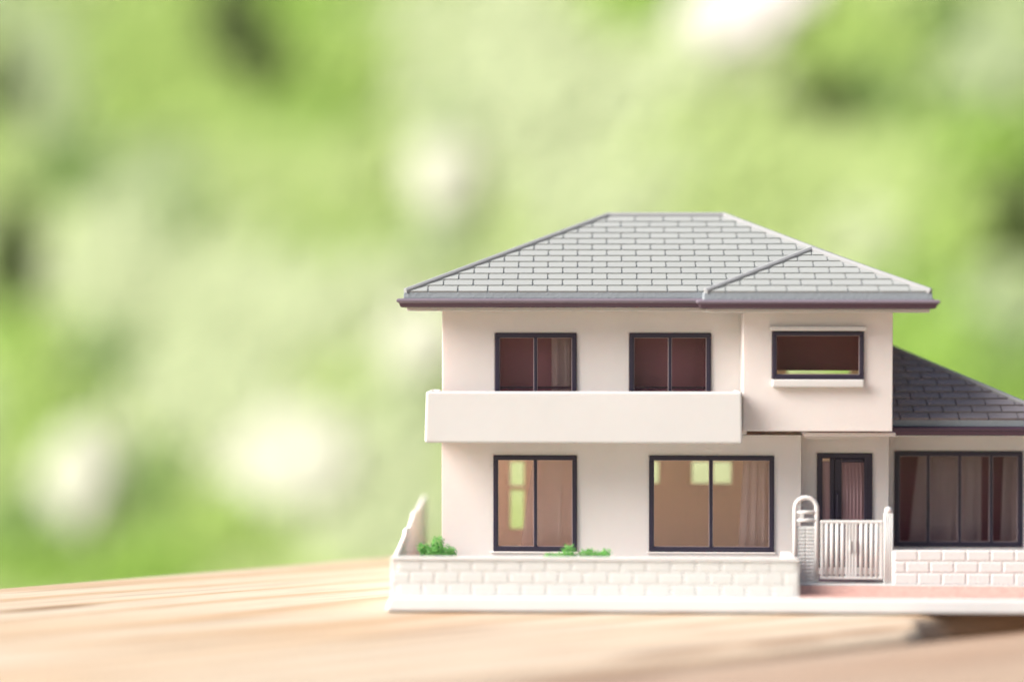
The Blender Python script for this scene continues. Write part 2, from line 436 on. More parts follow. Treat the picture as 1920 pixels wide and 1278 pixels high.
def make_foliage():
    rnd = random.Random(11)
    extra = []
    for _ in range(260):               # the planting goes on outside the picture
        x, z = rnd.uniform(-1600, 1300), rnd.uniform(-720, 1100)
        y = sun_slope(x, z)
        if abs(x / (y + 400) + 0.035) < 0.27 and -0.16 < (z - 55) / (y + 400) < 0.155: continue
        extra.append((x, y, z, rnd.uniform(50, 130), rnd.uniform(40, 90), rnd.choice('MGGGLLLPPOE')))
    sprays = SPRAYS + extra
    v, f, mi = [], [], []
    def leaf(c, size, k):
        nrm = Vector((-0.5 + rnd.gauss(0, .06), -0.75 + rnd.gauss(0, .06), 0.45 + rnd.gauss(0, .06))).normalized()
        t = nrm.orthogonal().normalized(); t.rotate(Matrix.Rotation(rnd.uniform(0, 6.28), 3, nrm)); b = nrm.cross(t)
        a, wd = size, size * rnd.uniform(.42, .6)
        P = [c - t * a, c - t * a * .3 + b * wd + nrm * a * .05, c + t * a * .35 + b * wd * .8 + nrm * a * .05, c + t * a - nrm * a * .06,
             c + t * a * .35 - b * wd * .8 + nrm * a * .05, c - t * a * .3 - b * wd + nrm * a * .05, c + t * a * .05]
        i = len(v); v.extend([tuple(q) for q in P])
        for q in ((0, 1, 6), (1, 2, 6), (2, 3, 6), (3, 4, 6), (4, 5, 6), (5, 0, 6)):
            f.append(tuple(i + w for w in q)); mi.append(LK.index(k))
    for (x, y, z, rx, rz, k) in sprays:
        round_ = k in 'CWD'; nleaf = int((9 if round_ else 5) + rx * rz * (0.05 if round_ else 0.026))
        for _ in range(nleaf):
            if round_:
                a, q = rnd.uniform(0, 6.283), 0.72 * math.sqrt(rnd.random())
                px, pz = x + rx * q * math.cos(a), z + rz * q * math.sin(a)
            else:
                px, pz = x + rnd.gauss(0, rx * .5), z + rnd.gauss(0, rz * .5)
            leaf(Vector((px, sun_slope(px, pz) - rnd.uniform(2, 16) - (14 if round_ else 0), pz)), rnd.uniform(9, 15), k)
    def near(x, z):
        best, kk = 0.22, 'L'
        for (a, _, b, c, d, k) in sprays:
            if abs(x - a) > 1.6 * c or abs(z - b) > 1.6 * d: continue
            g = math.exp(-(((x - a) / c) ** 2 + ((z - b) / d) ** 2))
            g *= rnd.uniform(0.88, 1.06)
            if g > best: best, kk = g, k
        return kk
    def mass(n, x0, x1, z0, z1, s0, s1, d):
        for _ in range(n):             # the mass of leaves behind the front sprays
            x, z = rnd.uniform(x0, x1), rnd.uniform(z0, z1)
            leaf(Vector((x, sun_slope(x, z) + rnd.uniform(0, d), z)), rnd.uniform(s0, s1), near(x, z))
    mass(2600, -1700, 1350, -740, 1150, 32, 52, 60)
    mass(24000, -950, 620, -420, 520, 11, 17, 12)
    me = mesh_of('foliage', v, f)
    for k in LK: me.materials.append(leaf_mat(k))
    me.polygons.foreach_set('material_index', mi)
    return tag(put('foliage', me), 'mass of bright green garden foliage far behind the model house', 'foliage', kind='stuff')
make_foliage()
# added backing that fills gaps between leaves with evenly lit green
gx, gz_ = [-1900 + 160 * i for i in range(22)], [-755 + 130 * i for i in range(16)]
rb = random.Random(4)
bv = [(x, sun_slope(x, z) + 95 + rb.uniform(-14, 14), z) for z in gz_ for x in gx]
bf = [(j * 22 + i, j * 22 + i + 1, (j + 1) * 22 + i + 1, (j + 1) * 22 + i) for j in range(15) for i in range(21)]
bmat, n_, l_, p_ = new_mat('backing_green')
tc = n_.new('ShaderNodeTexCoord'); nz = n_.new('ShaderNodeTexNoise'); nz.inputs['Scale'].default_value = 6; nz.inputs['Detail'].default_value = 6
l_.new(tc.outputs['Object'], nz.inputs[0])
cr = n_.new('ShaderNodeValToRGB')
cr.color_ramp.elements[0].position = 0.35; cr.color_ramp.elements[0].color = (0.30, 0.46, 0.12, 1)
cr.color_ramp.elements[1].position = 0.65; cr.color_ramp.elements[1].color = (0.48, 0.60, 0.24, 1)
l_.new(nz.outputs['Fac'], cr.inputs[0]); l_.new(cr.outputs[0], p_.inputs['Base Color']); p_.inputs['Roughness'].default_value = 0.9
tag(put('leaf_backing', mesh_of('leaf_backing', bv, bf, bmat), smooth=True), kind='structure')

# ------------------------------------------------------------------ wooden table
GR = R(34.3)
def to_board(x, y):
    return (x * math.cos(GR) + y * math.sin(GR), -x * math.sin(GR) + y * math.cos(GR))
def ray(p, ang, t): return (p[0] + t * math.cos(R(ang)), p[1] + t * math.sin(R(ang)))
def K(x, y, a, b, s): return (*to_board(x, y), a, b, s)
table = tag(empty('wooden_table'), 'pale weathered wooden tabletop of broad boards under the model house', 'table')
wa = wood_mat('pine_board', (0.47, 0.415, 0.33), (0.43, 0.26, 0.13), (0.15, 0.085, 0.05),
              [K(-96, -26, 15, 3.2, .75), K(-62, -40, 20, 2.0, .35), K(14, -68, 16, 5, .7), K(32, -58, 14, 4.5, .75), K(-28, -52, 26, 2.6, .5), K(46, -48, 12, 3.0, .7), K(-60, -62, 30, 3, .3)],
              falloff_at=(9.0, -2.0, 0.35, 1.05))
wb = wood_mat('grey_pine_board', (0.36, 0.285, 0.22), (0.30, 0.19, 0.12), (0.16, 0.09, 0.06), [K(0, -95, 20, 4, .5), K(60, -75, 24, 2.5, .3)])
def board(name, outline, mat, z0, z1, label=None):
    mb = MB(); mb.prism([to_board(*q) for q in outline], 'z', z0, z1)
    o = mb.build(name, mat, table, bevel=2.2, seg=4)
    o.rotation_euler = (0, 0, GR)
    if label: o['label'] = label
    return o
eA, gP = (-111.5, 1.4), (29.0, -69.0)
board('plank', [ray(gP, 33, -420), gP, (52.6, -51.0), (55.5, -45.0), (57.0, -38.5), (57.0, -33.0), (66, -24), ray((66, -24), 33, 330), ray(eA, 36.3, 480), ray(eA, 36.3, -330)], wa, -38, 0)
gB = (32.0, -69.2)
board('plank', [ray(gB, 33, -420), ray(gB, 33, 420), ray(ray(gB, 33, 420), -57, 140), ray(ray(gB, 33, -420), -57, 140)], wb, -38, -0.3, 'greyer front board beside the open gap')
for sx, sy in ((-190, -30), (-20, -130), (210, 60), (120, 150)):
    a = MB(); a.box(sx - 22, sx + 22, sy - 22, sy + 22, -735, -38.5)
    a.build('leg', wb, table, bevel=2)

# ------------------------------------------------------------------ the model house
H = tag(empty('model_house'), 'cream two-storey model house with grey tiled roofs on a white plot base', 'model house')

# base with its pavement
b = MB(); b.box(-35.2, 122, -29.3, 46, 0.28, 2.8, top=(0.9, -0.5, 0.5, -0.5)); base = b.build('base', M['white'], H, bevel=0.45, seg=3)
b = MB(); b.box(-33.6, 120.5, -27.9, 44.5, 0.0, 0.5); b.build('foot_rim', M['white'], base)
b = MB(); b.box(37.2, 121, -28.3, -13.4, 2.7, 3.0); b.build('pavement', M['paving'], base, bevel=0.1)
b = MB(); b.box(37.6, 121, -13.4, -9.5, 2.7, 3.25); b.build('kerb', M['white'], base, bevel=0.12)
b = MB(); b.box(42.4, 55.2, -9.5, 3.9, 2.7, 3.2); b.build('porch_shade', M['gutter'], base)  # dark slab standing in for the shadow behind the gate
b = MB(); b.box(-32.2, 35.2, -25.2, 45, 2.7, 3.1); b.build('yard', M['white'], base)

# brick garden walls
BL, BH, BJ = 4.36, 2.13, 0.26
def brick_mesh(wd, ht):
    e, d = 0.17, 0.14
    v = [(0, 0, 0), (wd, 0, 0), (wd, 0, ht), (0, 0, ht), (e, -d, e), (wd - e, -d, e), (wd - e, -d, ht - e), (e, -d, ht - e)]
    f = [(4, 5, 6, 7), (0, 1, 5, 4), (1, 2, 6, 5), (2, 3, 7, 6), (3, 0, 4, 7), (0, 3, 2, 1)]
    return mesh_of('brick', v, f, M['brick'])
FULL_BRICK = brick_mesh(BL - BJ, BH - BJ)
def brick_face(parent, x0, x1, yface, z0, rows, shift=0.0):
    for r in range(rows):
        x = x0 - (BL / 2 if (r + rows) % 2 == 0 else 0) + shift
        while x < x1 - 0.3:
            a, c = max(x, x0), min(x + BL, x1)
            if c - a > 0.7:
                me = FULL_BRICK if abs((c - a) - BL) < 1e-3 else brick_mesh(c - a - BJ, BH - BJ)
                put('brick', me, parent, (a + BJ / 2, yface, z0 + r * BH + BJ / 2))
            x += BL
b = MB(); b.box(-34.3, 37.1, -27.3, -25.4, 2.6, 9.15); fw = b.build('garden_wall', M['brick'], H, bevel=0.15)
brick_face(fw, -34.3, 37.1, -27.3, 2.75, 3, shift=1.2)
b = MB(); b.box(-34.4, 37.2, -27.75, -25.3, 9.15, 9.5); b.build('coping', M['white'], fw, bevel=0.16)
b = MB(); b.box(35.1, 37.0, -25.4, -12.9, 2.6, 9.1); b.build('garden_wall', M['brick'], H, bevel=0.2)
b = MB(); b.box(55.3, 121, -13.0, -11.2, 2.6, 9.35); rw = b.build('garden_wall', M['brick'], H, bevel=0.35, seg=3)
brick_face(rw, 55.5, 121, -13.0, 3.2, 3, shift=0.0)
# left boundary wall climbs towards the back in worn steps
prof = [(-25.6, 2.6), (-25.6, 9.2), (-22, 9.5), (-5, 11.0), (-3.6, 11.8), (0.5, 11.8), (3.5, 11.2), (13, 12.4), (15, 13.1), (19, 13.1), (23, 12.6), (36, 13.3), (44.5, 13.7), (44.5, 2.6)]
b = MB(); b.prism(prof, 'x', -34.3, -33.35); lw = b.build('garden_wall', M['brick'], H, bevel=0.25, seg=2)
lw['label'] = 'side wall stepping up towards the back'

# openings, (x0, x1, z0, z1)
W1 = (-17.17, -1.86, 34.0, 48.4); W2 = (8.02, 23.28, 34.0, 48.4)
L1 = (-17.48, -1.74, 7.45, 25.48); L2 = (11.74, 35.09, 7.5, 25.5)
WW = (34.08, 50.77, 40.14, 48.84); GW = (59.2, 83.7, 7.2, 25.6); DR = (43.52, 53.9, 2.9, 25.72)
WT = 1.3
Wm = M['wall']
panel('wall', Wm, H, 'y', 0.0, WT, -27.2, 40.1, 2.7, 29.35, [L1, L2])
panel('wall', Wm, H, 'y', 0.003, WT, -27.1, 30.0, 29.4, 52.9, [W1, W2])
panel('wall', Wm, H, 'y', -7.0, WT, 28.75, 56.1, 30.5, 52.9, [WW])
panel('wall', Wm, H, 'x', 28.72, WT, -5.7, 0.0, 30.5, 52.9)
panel('wall', M['sheet'], H, 'x', 54.8, WT, -5.7, 30.7, 30.5, 52.9)
panel('wall', Wm, H, 'y', 4.0, WT, 40.0, 57.0, 2.7, 29.4, [DR])
panel('wall', Wm, H, 'x', 38.8, WT, 1.3, 4.0, 2.7, 29.35)
panel('wall', M['sheet'], H, 'x', 55.7, WT, 5.3, 30.7, 2.7, 29.4)
panel('wall', M['sheet'], H, 'x', -27.2, WT, 1.3, 30.7, 2.7, 52.9)
panel('wall', M['sheet'], H, 'y', 30.7, WT, -27.2, 57.0, 2.7, 52.9,
      [(-15.4, -12.6, 8.3, 16.2), (-15.4, -12.6, 17.0, 21.9), (12.6, 14.6, 17.6, 22.0), (21.3, 25.0, 17.6, 22.0), (25.5, 29.2, 17.6, 22.0),
       (40.4, 53.0, 39.4, 41.0)])
panel('wall', Wm, H, 'y', 12.0, WT, 57.0, 92.0, 2.7, 30.2, [GW])
panel('wall', Wm, H, 'x', 90.7, WT, 13.3, 30.7, 2.7, 30.2)
panel('wall', Wm, H, 'y', 30.7, WT, 57.05, 92.0, 2.7, 30.2)
b = MB(); b.box(57.2, 90.5, 24.0, 24.8, 4.3, 30.1); b.build('room_shade', M['room_dark'], H)  # added dark panel standing in for the dim side room
b = MB(); b.box(-25.9, 54.8, 1.35, 30.6, 28.6, 29.3); b.box(30.2, 54.7, -6.6, 1.3, 30.55, 31.3); b.build('floor_slab', M['wall'], H)
b = MB(); b.box(40.2, 56.9, -5.6, 3.9, 29.5, 30.2); b.build('porch_ceiling', M['wall'], H, bevel=0.1)
b = MB(); b.box(-25.8, 33.0, 4.6, 5.4, 29.6, 52.4); b.box(33.0, 54.6, 4.6, 5.4, 41.3, 52.4); b.box(33.0, 33.8, 5.4, 30, 29.6, 52.4); b.build('room_shade', M['room_dark'], H)  # added dark panels standing in for the unlit upper rooms
b = MB(); b.box(-25.8, 55.6, 1.4, 30.6, 2.9, 4.2); b.box(57.2, 90.6, 13.4, 30.6, 2.9, 4.2); b.build('inner_floor', M['wall'], H)

# windows
def curtain(parent, x0, x1, y, z0, z1, flare=0.0, folds=4, seed=1):
    rnd = random.Random(seed); n = folds * 8; v = []; f = []
    ph = [rnd.uniform(0, 6.28) for _ in range(3)]
    for i in range(n + 1):
        t = i / n
        for k, z in enumerate((z0, (z0 + z1) / 2, z1)):
            s = (1, .55, 0)[k]
            x = x0 + (x1 - x0) * t - flare * (1 - t) * s
            yy = y + 0.55 * math.sin(t * folds * 6.28 + ph[0]) + 0.3 * math.sin(t * folds * 15 + ph[1])
            v.append((x, yy, z))
    for i in range(n):
        for k in range(2):
            q = i * 3 + k; f.append((q, q + 3, q + 4, q + 1))
    put('curtain', mesh_of('curtain', v, f, M['curtain']), parent, smooth=True)

def window(rect, y, mulls, fw=0.85, out=0.45, parent=None, name='window'):
    x0, x1, z0, z1 = rect
    def ring(a, wd, yf, yb):
        m = MB()
        m.box(x0 + a, x1 - a, yf, yb, z1 - a - wd, z1 - a)
        m.box(x0 + a, x1 - a, yf, yb, z0 + a, z0 + a + wd)
        m.box(x0 + a, x0 + a + wd, yf, yb, z0 + a + wd, z1 - a - wd)
        m.box(x1 - a - wd, x1 - a, yf, yb, z0 + a + wd, z1 - a - wd)
        return m
    fr = ring(0.02, fw, y - out, y + 0.9).build(name, M['frame'], parent or H, bevel=0.13, seg=2)
    ring(fw + 0.02, 0.09, y + 0.02, y + 0.5).build('glazing_bead', M['bead'], fr)
    edges = [x0 + fw + 0.15] + [e for m in mulls for e in (m - 0.28, m + 0.28)] + [x1 - fw - 0.15]
    for m in mulls:
        q = MB(); q.box(m - 0.28, m + 0.28, y - 0.25, y + 0.8, z0 + fw + 0.02, z1 - fw - 0.02); q.build('mullion', M['frame'], fr, bevel=0.08)
        for sgn in (-1, 1):
            q = MB(); q.box(m + sgn * 0.33 - 0.05, m + sgn * 0.33 + 0.05, y - 0.05, y + 0.5, z0 + fw + 0.15, z1 - fw - 0.15); q.build('glazing_bead', M['bead'], fr)
    for a, c in zip(edges[::2], edges[1::2]):
        q = MB(); q.box(a, c, y + 0.22, y + 0.36, z0 + fw + 0.1, z1 - fw - 0.1); q.build('pane', M['glass'], fr)
    return fr
w1 = window(W1, 0, [-9.56]); curtain(w1, -6.6, -2.6, 2.6, 33, 47.6, folds=2, seed=3)
w2 = window(W2, 0, [15.61])
l1 = window(L1, 0, [-9.56]); curtain(l1, -9.9, -2.2, 2.8, 7.5, 25.0, flare=2.6, folds=3, seed=5)
l2 = window(L2, 0, [23.31]); curtain(l2, 29.6, 34.6, 2.8, 7.5, 25.0, flare=0.9, folds=3, seed=7)
ww = window(WW, -7, [], fw=0.75, out=0.6)
gw = window(GW, 12, [65.65, 71.65, 77.65], fw=0.95, out=0.3); curtain(gw, 64.4, 76.4, 15.2, 7.5, 25.2, flare=2.0, folds=4, seed=9); curtain(gw, 80.6, 83.0, 15.0, 7.5, 25.2, flare=0.6, folds=1, seed=10)
for wz in (w1, w2):          # meeting rail low in the balcony windows
    x0, x1 = (W1 if wz is w1 else W2)[:2]
    q = MB(); q.box(x0 + 0.9, x1 - 0.9, 0.42, 0.7, 37.9, 38.4); q.build('rail', M['gutter'], wz)
b = MB(); b.box(33.65, 51.2, -8.5, -6.9, 48.95, 49.8); b.build('window_hood', M['white'], ww, bevel=0.3, seg=3)
b = MB(); b.box(33.9, 50.75, -8.6, -6.9, 38.6, 40.08); b.build('window_sill', M['white'], ww, bevel=0.35, seg=3)
for r_ in (L1, L2):
    b = MB(); b.box(r_[0] - 0.5, r_[1] + 0.3, -0.5, 0.1, r_[2] - 0.32, r_[2] - 0.02); b.build('window_sill', M['wall'], l1 if r_ is L1 else l2, bevel=0.1)

# entrance door
fr = MB()
fr.box(43.54, 44.5, 3.5, 5.0, 2.95, 25.70); fr.box(52.35, 53.88, 3.5, 5.0, 2.95, 25.70); fr.box(44.5, 52.35, 3.5, 5.0, 24.75, 25.70)
door = fr.build('door', M['frame'], H, bevel=0.15)
b = MB()
b.box(45.95, 46.75, 3.75, 4.9, 3.0, 24.7); b.box(46.8, 48.15, 3.95, 4.9, 3.0, 24.7); b.box(48.2, 52.3, 3.95, 4.9, 24.0, 24.7); b.box(48.2, 52.3, 3.95, 4.9, 3.0, 4.5)
b.build('door_leaf', M['frame'], door, bevel=0.1)
for x in (52.75, 53.2): 
    b = MB(); b.box(x, x + 0.2, 3.4, 3.55, 3.0, 24.6); b.build('moulding', M['frame'], door)
M['ribglass'] = plastic('ribbed_pane', (0.30, 0.185, 0.20), 0.22, bump=0.1)
b = MB(); b.box(44.5, 45.95, 4.2, 4.4, 3.0, 24.2); b.build('sidelight', M['ribglass'], door)
b = MB(); b.box(48.15, 52.35, 4.35, 4.6, 4.4, 24.1); b.build('glass_panel', M['ribglass'], door)
for i in range(6):
    x = 48.45 + i * 0.66
    b = MB(); b.tube([(x + .17, 4.36, 4.5), (x + .17, 4.36, 23.9)], 0.19, 8); b.build('rib', M['ribglass'], door, smooth=True)
b = MB(); b.tube([(47.3, 3.95, 18.2), (47.3, 3.3, 18.1), (47.3, 3.2, 17.7), (47.3, 3.2, 14.0), (47.3, 3.3, 13.6), (47.3, 3.95, 13.5)], 0.22, 8, up=(1, 0, 0)); b.build('handle', M['frame'], door, smooth=True)

# balcony
b = MB()
b.box(-29.6, 28.4, -11.0, -9.8, 28.5, 37.9, top=(0.28, -0.1, 0.1, 0))
b.box(-29.6, -28.5, -9.85, -0.9, 28.52, 37.85, top=(0.28, 0, 0, 0))
b.box(27.3, 28.4, -9.85, -0.05, 28.52, 37.85, top=(0, -0.1, 0, 0))
b.box(-29.55, -27.25, -0.95, 0.1, 28.54, 37.82, top=(0.28, 0, 0, 0))
bal = b.build('balcony', M['white'], H, bevel=0.4, seg=3)
b = MB(); b.box(-28.6, 27.4, -9.9, -0.05, 29.0, 29.9); b.build('balcony_floor', M['white'], bal)

# ------------------------------------------------------------------ roofs
TW = 5.52
def tile_mesh(poly, row_h, h=0.30, mat=None):
    """clipped shingle, local x across, y up the slope: thick at its lower edge"""
    def top(t): return h - 0.7 * h * t / row_h
    n = len(poly)
    v = [(p[0], p[1], -0.15) for p in poly] + [(p[0], p[1], top(p[1])) for p in poly]
    f = [tuple(range(n))[::-1], tuple(range(n, 2 * n))] + [(i, (i + 1) % n, n + (i + 1) % n, n + i) for i in range(n)]
    return mesh_of('roof_tile', v, f, mat or M['roof'])

def lay_tiles(parent, org, ds, dt, region, rows, row_h, s0, s1, shift=0.0, pieces=None, joined=False, lip=0.30, mat=None):
    """region: half-planes to keep in slope coordinates (s, t); pieces: extra lists of half-planes, one tile piece each"""
    ds, dt = Vector(ds).normalized(), Vector(dt).normalized(); nn = ds.cross(dt)
    mat3 = Matrix((ds, dt, nn)).transposed(); rot = mat3.to_euler(); org = Vector(org)
    full = None; J = MB()
    for r in range(rows):
        t0 = r * row_h
        s = s0 + shift + (TW / 2 if r % 2 else 0.0) - TW
        while s < s1:
            q = [(s + 0.16, t0), (s + TW - 0.16, t0), (s + TW - 0.16, t0 + row_h + 0.02), (s + 0.16, t0 + row_h + 0.02)]
            for extra in (pieces(t0) if pieces else [[]]):
                poly = list(q)
                for h in region + extra:
                    poly = clip(poly, *h)
                    if len(poly) < 3: break
                if len(poly) < 3 or area(poly) < 0.25: continue
                loc = [(a - s, b_ - t0) for a, b_ in poly]
                whole = abs(area(poly) - area(q)) < 1e-4
                if joined:
                    n = len(loc)
                    P = [org + ds * (a + s) + dt * (b_ + t0) + nn * z for z in (0, 1) for a, b_ in loc
                         for z in [(-0.15 if z == 0 else 0.30 - 0.21 * b_ / row_h)]]
                    J.add([tuple(p) for p in P], [tuple(range(n))[::-1], tuple(range(n, 2 * n))] + [(i, (i + 1) % n, n + (i + 1) % n, n + i) for i in range(n)])
                    continue
                if whole:
                    if full is None: full = tile_mesh(loc, row_h, lip, mat)
                    me = full
                else: me = tile_mesh(loc, row_h, lip, mat)
                put('roof_tile', me, parent, org + ds * s + dt * t0, rot)
            s += TW
    if joined and J.v: tag(J.build('side_tiles', M['roof'], parent), kind='stuff')

def cap_strip(name, p, q, wd, ht, parent, sink=0.35):
    """ridge or hip capping: flat-topped ridge bar with sloping shoulders"""
    p, q = Vector(p), Vector(q); d = (q - p).normalized()
    a = d.cross(Vector((0, 0, 1))).normalized(); up = a.cross(d).normalized()
    sec = [(-wd, -sink), (-wd, ht * .35), (-wd * .55, ht), (wd * .55, ht), (wd, ht * .35), (wd, -sink)]
    n = len(sec); v = [tuple(e + a * s + up * h) for e in (p, q) for s, h in sec]
    f = [tuple(range(n))[::-1], tuple(range(n, 2 * n))] + [(i, (i + 1) % n, n + (i + 1) % n, n + i) for i in range(n)]
    return put(name, mesh_of(name, v, f, M['cap']), parent, bevel=0.12)

ZE = 56.0                               # upper edge of the fascia band
# main roof
X0, X1, Y0, Y1 = -33.8, 62.4, -7.0, 39.0
RA, RB = (4.2, 16.0, 71.0), (26.6, 16.0, 71.0)
v = [(X0, Y0, 54.85), (X1, Y0, 54.85), (X1, Y1, 54.85), (X0, Y1, 54.85), (X0 + .1, Y0 + .1, ZE), (X1 - .1, Y0 + .1, ZE), (X1 - .1, Y1 - .1, ZE), (X0 + .1, Y1 - .1, ZE), RA, RB]
roof = put('main_roof', mesh_of('main_roof', v, [(0, 3, 2, 1), (0, 1, 5, 4), (1, 2, 6, 5), (2, 3, 7, 6), (3, 0, 4, 7), (4, 5, 9, 8), (6, 7, 8, 9), (5, 6, 9), (7, 4, 8)], M['fascia']), H, bevel=0.12)
slopes(roof)
sl = math.hypot(16.0 - (Y0 + .1), 71.0 - ZE); dt = (0, 16.0 - (Y0 + .1), 71.0 - ZE)
hl = left_of((RA[0] + .9, sl), (X0 + .1 + 2.0, 0)); hl = left_of((RA[0], sl), (X0, 0))
def inset(h, d): return (h[0], h[1], h[2] - d)
reg = [inset(left_of((RA[0], sl), (X0, 0)), 0.75), inset(left_of((X1, 0), (RB[0], sl)), 0.75), (0, 1, sl - 0.55)]
# where the wing roof runs into it
AX, AZ = 41.9, 64.0
kx = (AZ - ZE) / (71.0 - ZE) * sl        # slope distance of the wing ridge's end
WX0, WX1, WY = 21.2, 62.4, -13.0
vl = left_of((WX0, 0), (AX, kx)); vr = left_of((AX, kx), (WX1, 0))
rows = 13; rh = (sl - 0.55) / rows
def main_pieces(t0):
    if t0 >= kx: return [[]]
    return [[vl, (1, 0, AX)], [vr, (-1, 0, -AX)]]
lay_tiles(roof, (0, Y0 + .1, ZE + .02), (1, 0, 0), dt, reg, rows, rh, X0, X1, shift=4.55, pieces=main_pieces)
# left and right slopes, unseen from the front: one set each
lsl = math.hypot(RA[0] - X0, 71.0 - ZE)
lay_tiles(roof, (X0 + .1, 0, ZE + .02), (0, -1, 0), (RA[0] - X0, 0, 71.0 - ZE),
          [inset(left_of((-16, lsl), (-39, 0)), .75), inset(left_of((7, 0), (-16, lsl)), .75)], 19, lsl / 19, -39, 7, joined=True)
for p, q in (((X0 + .3, Y0 + .3, ZE + .15), RA), ((X1 - .3, Y0 + .3, ZE + .15), RB), ((X0 + .3, Y1 - .3, ZE + .15), RA), ((X1 - .3, Y1 - .3, ZE + .15), RB)):
    cap_strip('hip_cap', p, q, 0.62, 0.58, roof)
cap_strip('ridge_cap', (RA[0] - .3, 16, 71), (RB[0] + .3, 16, 71), 0.62, 0.58, roof)
GUT = [(-0.6, 54.86), (0.9, 54.86), (1.2, 54.62), (1.15, 54.25), (0.75, 54.0), (0.5, 53.35), (0.2, 53.22), (-0.6, 53.22)]
v, f = ring_band((X0, X1, Y0, Y1), GUT)
lip(put('gutter', mesh_of('gutter', v, f, M['gutter']), H, bevel=0.08), 54.05)
b = MB(); b.box(X0 + .45, X1 - .4, Y0 + 2, Y1 - 2, 52.55, 53.3); b.build('soffit', M['white'], H, bevel=0.12)
# wing roof
WB = 5.2
v = [(WX0, WY, 54.6), (WX1, WY, 54.6), (WX1, WB, 54.6), (WX0, WB, 54.6), (WX0 + .1, WY + .1, 55.95), (WX1 - .1, WY + .1, 55.95), (WX1 - .1, Y0 + .35, 55.95), (WX0 + .1, Y0 + .35, 55.95),
     (AX, -0.65, AZ), (AX, 5.6, AZ), (WX1 - .1, WB, 55.95), (WX0 + .1, WB, 55.95)]
wing = put('wing_roof', mesh_of('wing_roof', v, [(0, 3, 2, 1), (0, 1, 5, 4), (1, 2, 10, 6, 5), (3, 0, 4, 7, 11), (4, 5, 8), (5, 6, 9, 8), (7, 4, 8, 9), (2, 3, 11, 10), (6, 10, 9), (7, 9, 11), (9, 10, 11)], M['fascia']), H, bevel=0.12)
slopes(wing)
wsl = math.hypot(-0.65 - (WY + .1), AZ - 55.95)
wrows = 7; wrh = rh
lay_tiles(wing, (0, WY + .1, 55.97), (1, 0, 0), (0, -0.65 - WY - .1, AZ - 55.95),
          [inset(left_of((AX, wsl), (WX0, 0)), .75), inset(left_of((WX1, 0), (AX, wsl)), .75)], wrows + 1, wrh, WX0, WX1, shift=4.0)
for p, q in (((WX0 + .3, WY + .3, 56.1), (AX, -0.65, AZ)), ((WX1 - .3, WY + .3, 56.1), (AX, -0.65, AZ))):
    cap_strip('hip_cap', p, q, 0.62, 0.58, wing)
cap_strip('ridge_cap', (AX, -0.9, AZ), (AX, 6.2, AZ), 0.62, 0.58, wing)
v, f = ring_band((WX0, WX1, WY, WB), [(o, z - 0.22) for o, z in GUT])
lip(put('gutter', mesh_of('gutter', v, f, M['gutter']), H, bevel=0.08), 54.05)
b = MB(); b.box(WX0 + .8, WX1 - .25, WY + 1.8, WB, 52.32, 53.05); b.build('soffit', M['white'], H, bevel=0.12)
# lower roof over the side room
GX1, GY0, GY1 = 89.0, 2.0, 38.0
gap = (57.2, 22.3, 46.4); gz = 32.1
v = [(57.05, GY0, 30.9), (GX1, GY0, 30.9), (GX1, GY1, 30.9), (57.05, GY1, 30.9), (57.05, GY0 + .1, gz), (GX1 - .1, GY0 + .1, gz), (GX1 - .1, GY1 - .1, gz), (57.05, GY1 - .1, gz), (57.05, gap[1], gap[2])]
groof = put('side_roof', mesh_of('side_roof', v, [(0, 3, 2, 1), (0, 1, 5, 4), (1, 2, 6, 5), (2, 3, 7, 6), (3, 0, 4, 8, 7), (4, 5, 8), (5, 6, 8), (6, 7, 8)], M['fascia']), H, bevel=0.1)
slopes(groof, M['roof_shade'])
gsl = math.hypot(gap[1] - GY0 - .1, gap[2] - gz)
lay_tiles(groof, (0, GY0 + .1, gz + .02), (1, 0, 0), (0, gap[1] - GY0 - .1, gap[2] - gz),
          [(-1, 0, -57.1), inset(left_of((GX1, 0), (57.05, gsl)), .75)], 11, 2.08, 57.05, GX1, shift=1.7, lip=0.50, mat=M['roof_shade'])
cap_strip('hip_cap', (GX1 - .3, GY0 + .3, gz + .15), (57.1, gap[1], gap[2]), 0.62, 0.58, groof)
cap_strip('hip_cap', (GX1 - .3, GY1 - .3, gz + .15), (57.1, gap[1], gap[2]), 0.62, 0.58, groof)
b = MB(); n = len(GUT)
b.prism([(GY0 - o, z - 23.96) for o, z in GUT], 'x', 57.06, GX1 + 1.0); b.build('gutter', M['gutter'], H, bevel=0.08)
b = MB(); b.box(57.06, GX1 - .5, GY0 + 1.2, 12.0, 28.9, 29.4); b.build('soffit', M['white'], H, bevel=0.1)

# ------------------------------------------------------------------ gate and its posts
GYP = -12.0
arch = MB(); pts = [(37.85, GYP, 2.9), (37.85, GYP, 16.9)]
for k in range(1, 12):
    a = math.pi * (1 - k / 12); pts.append((39.8 + 1.95 * math.cos(a), GYP, 16.9 + 1.9 * math.sin(a)))
pts += [(41.75, GYP, 16.9), (41.75, GYP, 2.9)]
arch.tube(pts, 0.42, 10, up=(0, 1, 0.001))
gp = arch.build('gatepost', M['white'], H, smooth=True)
gp['label'] = 'arched gatepost with a ribbed lower panel'
for z in (16.15, 14.7):
    b = MB(); b.tube([(38.0, GYP, z), (41.6, GYP, z)], 0.36, 10); b.build('crossbar', M['white'], gp, smooth=True)
b = MB(); b.box(38.75, 39.5, GYP - .25, GYP + .25, 14.8, 16.1); b.build('spacer', M['white'], gp, bevel=0.1)
b = MB(); b.box(38.0, 41.6, GYP - .05, GYP + .45, 2.9, 13.6); b.build('back_plate', M['white'], gp)
nr = 16
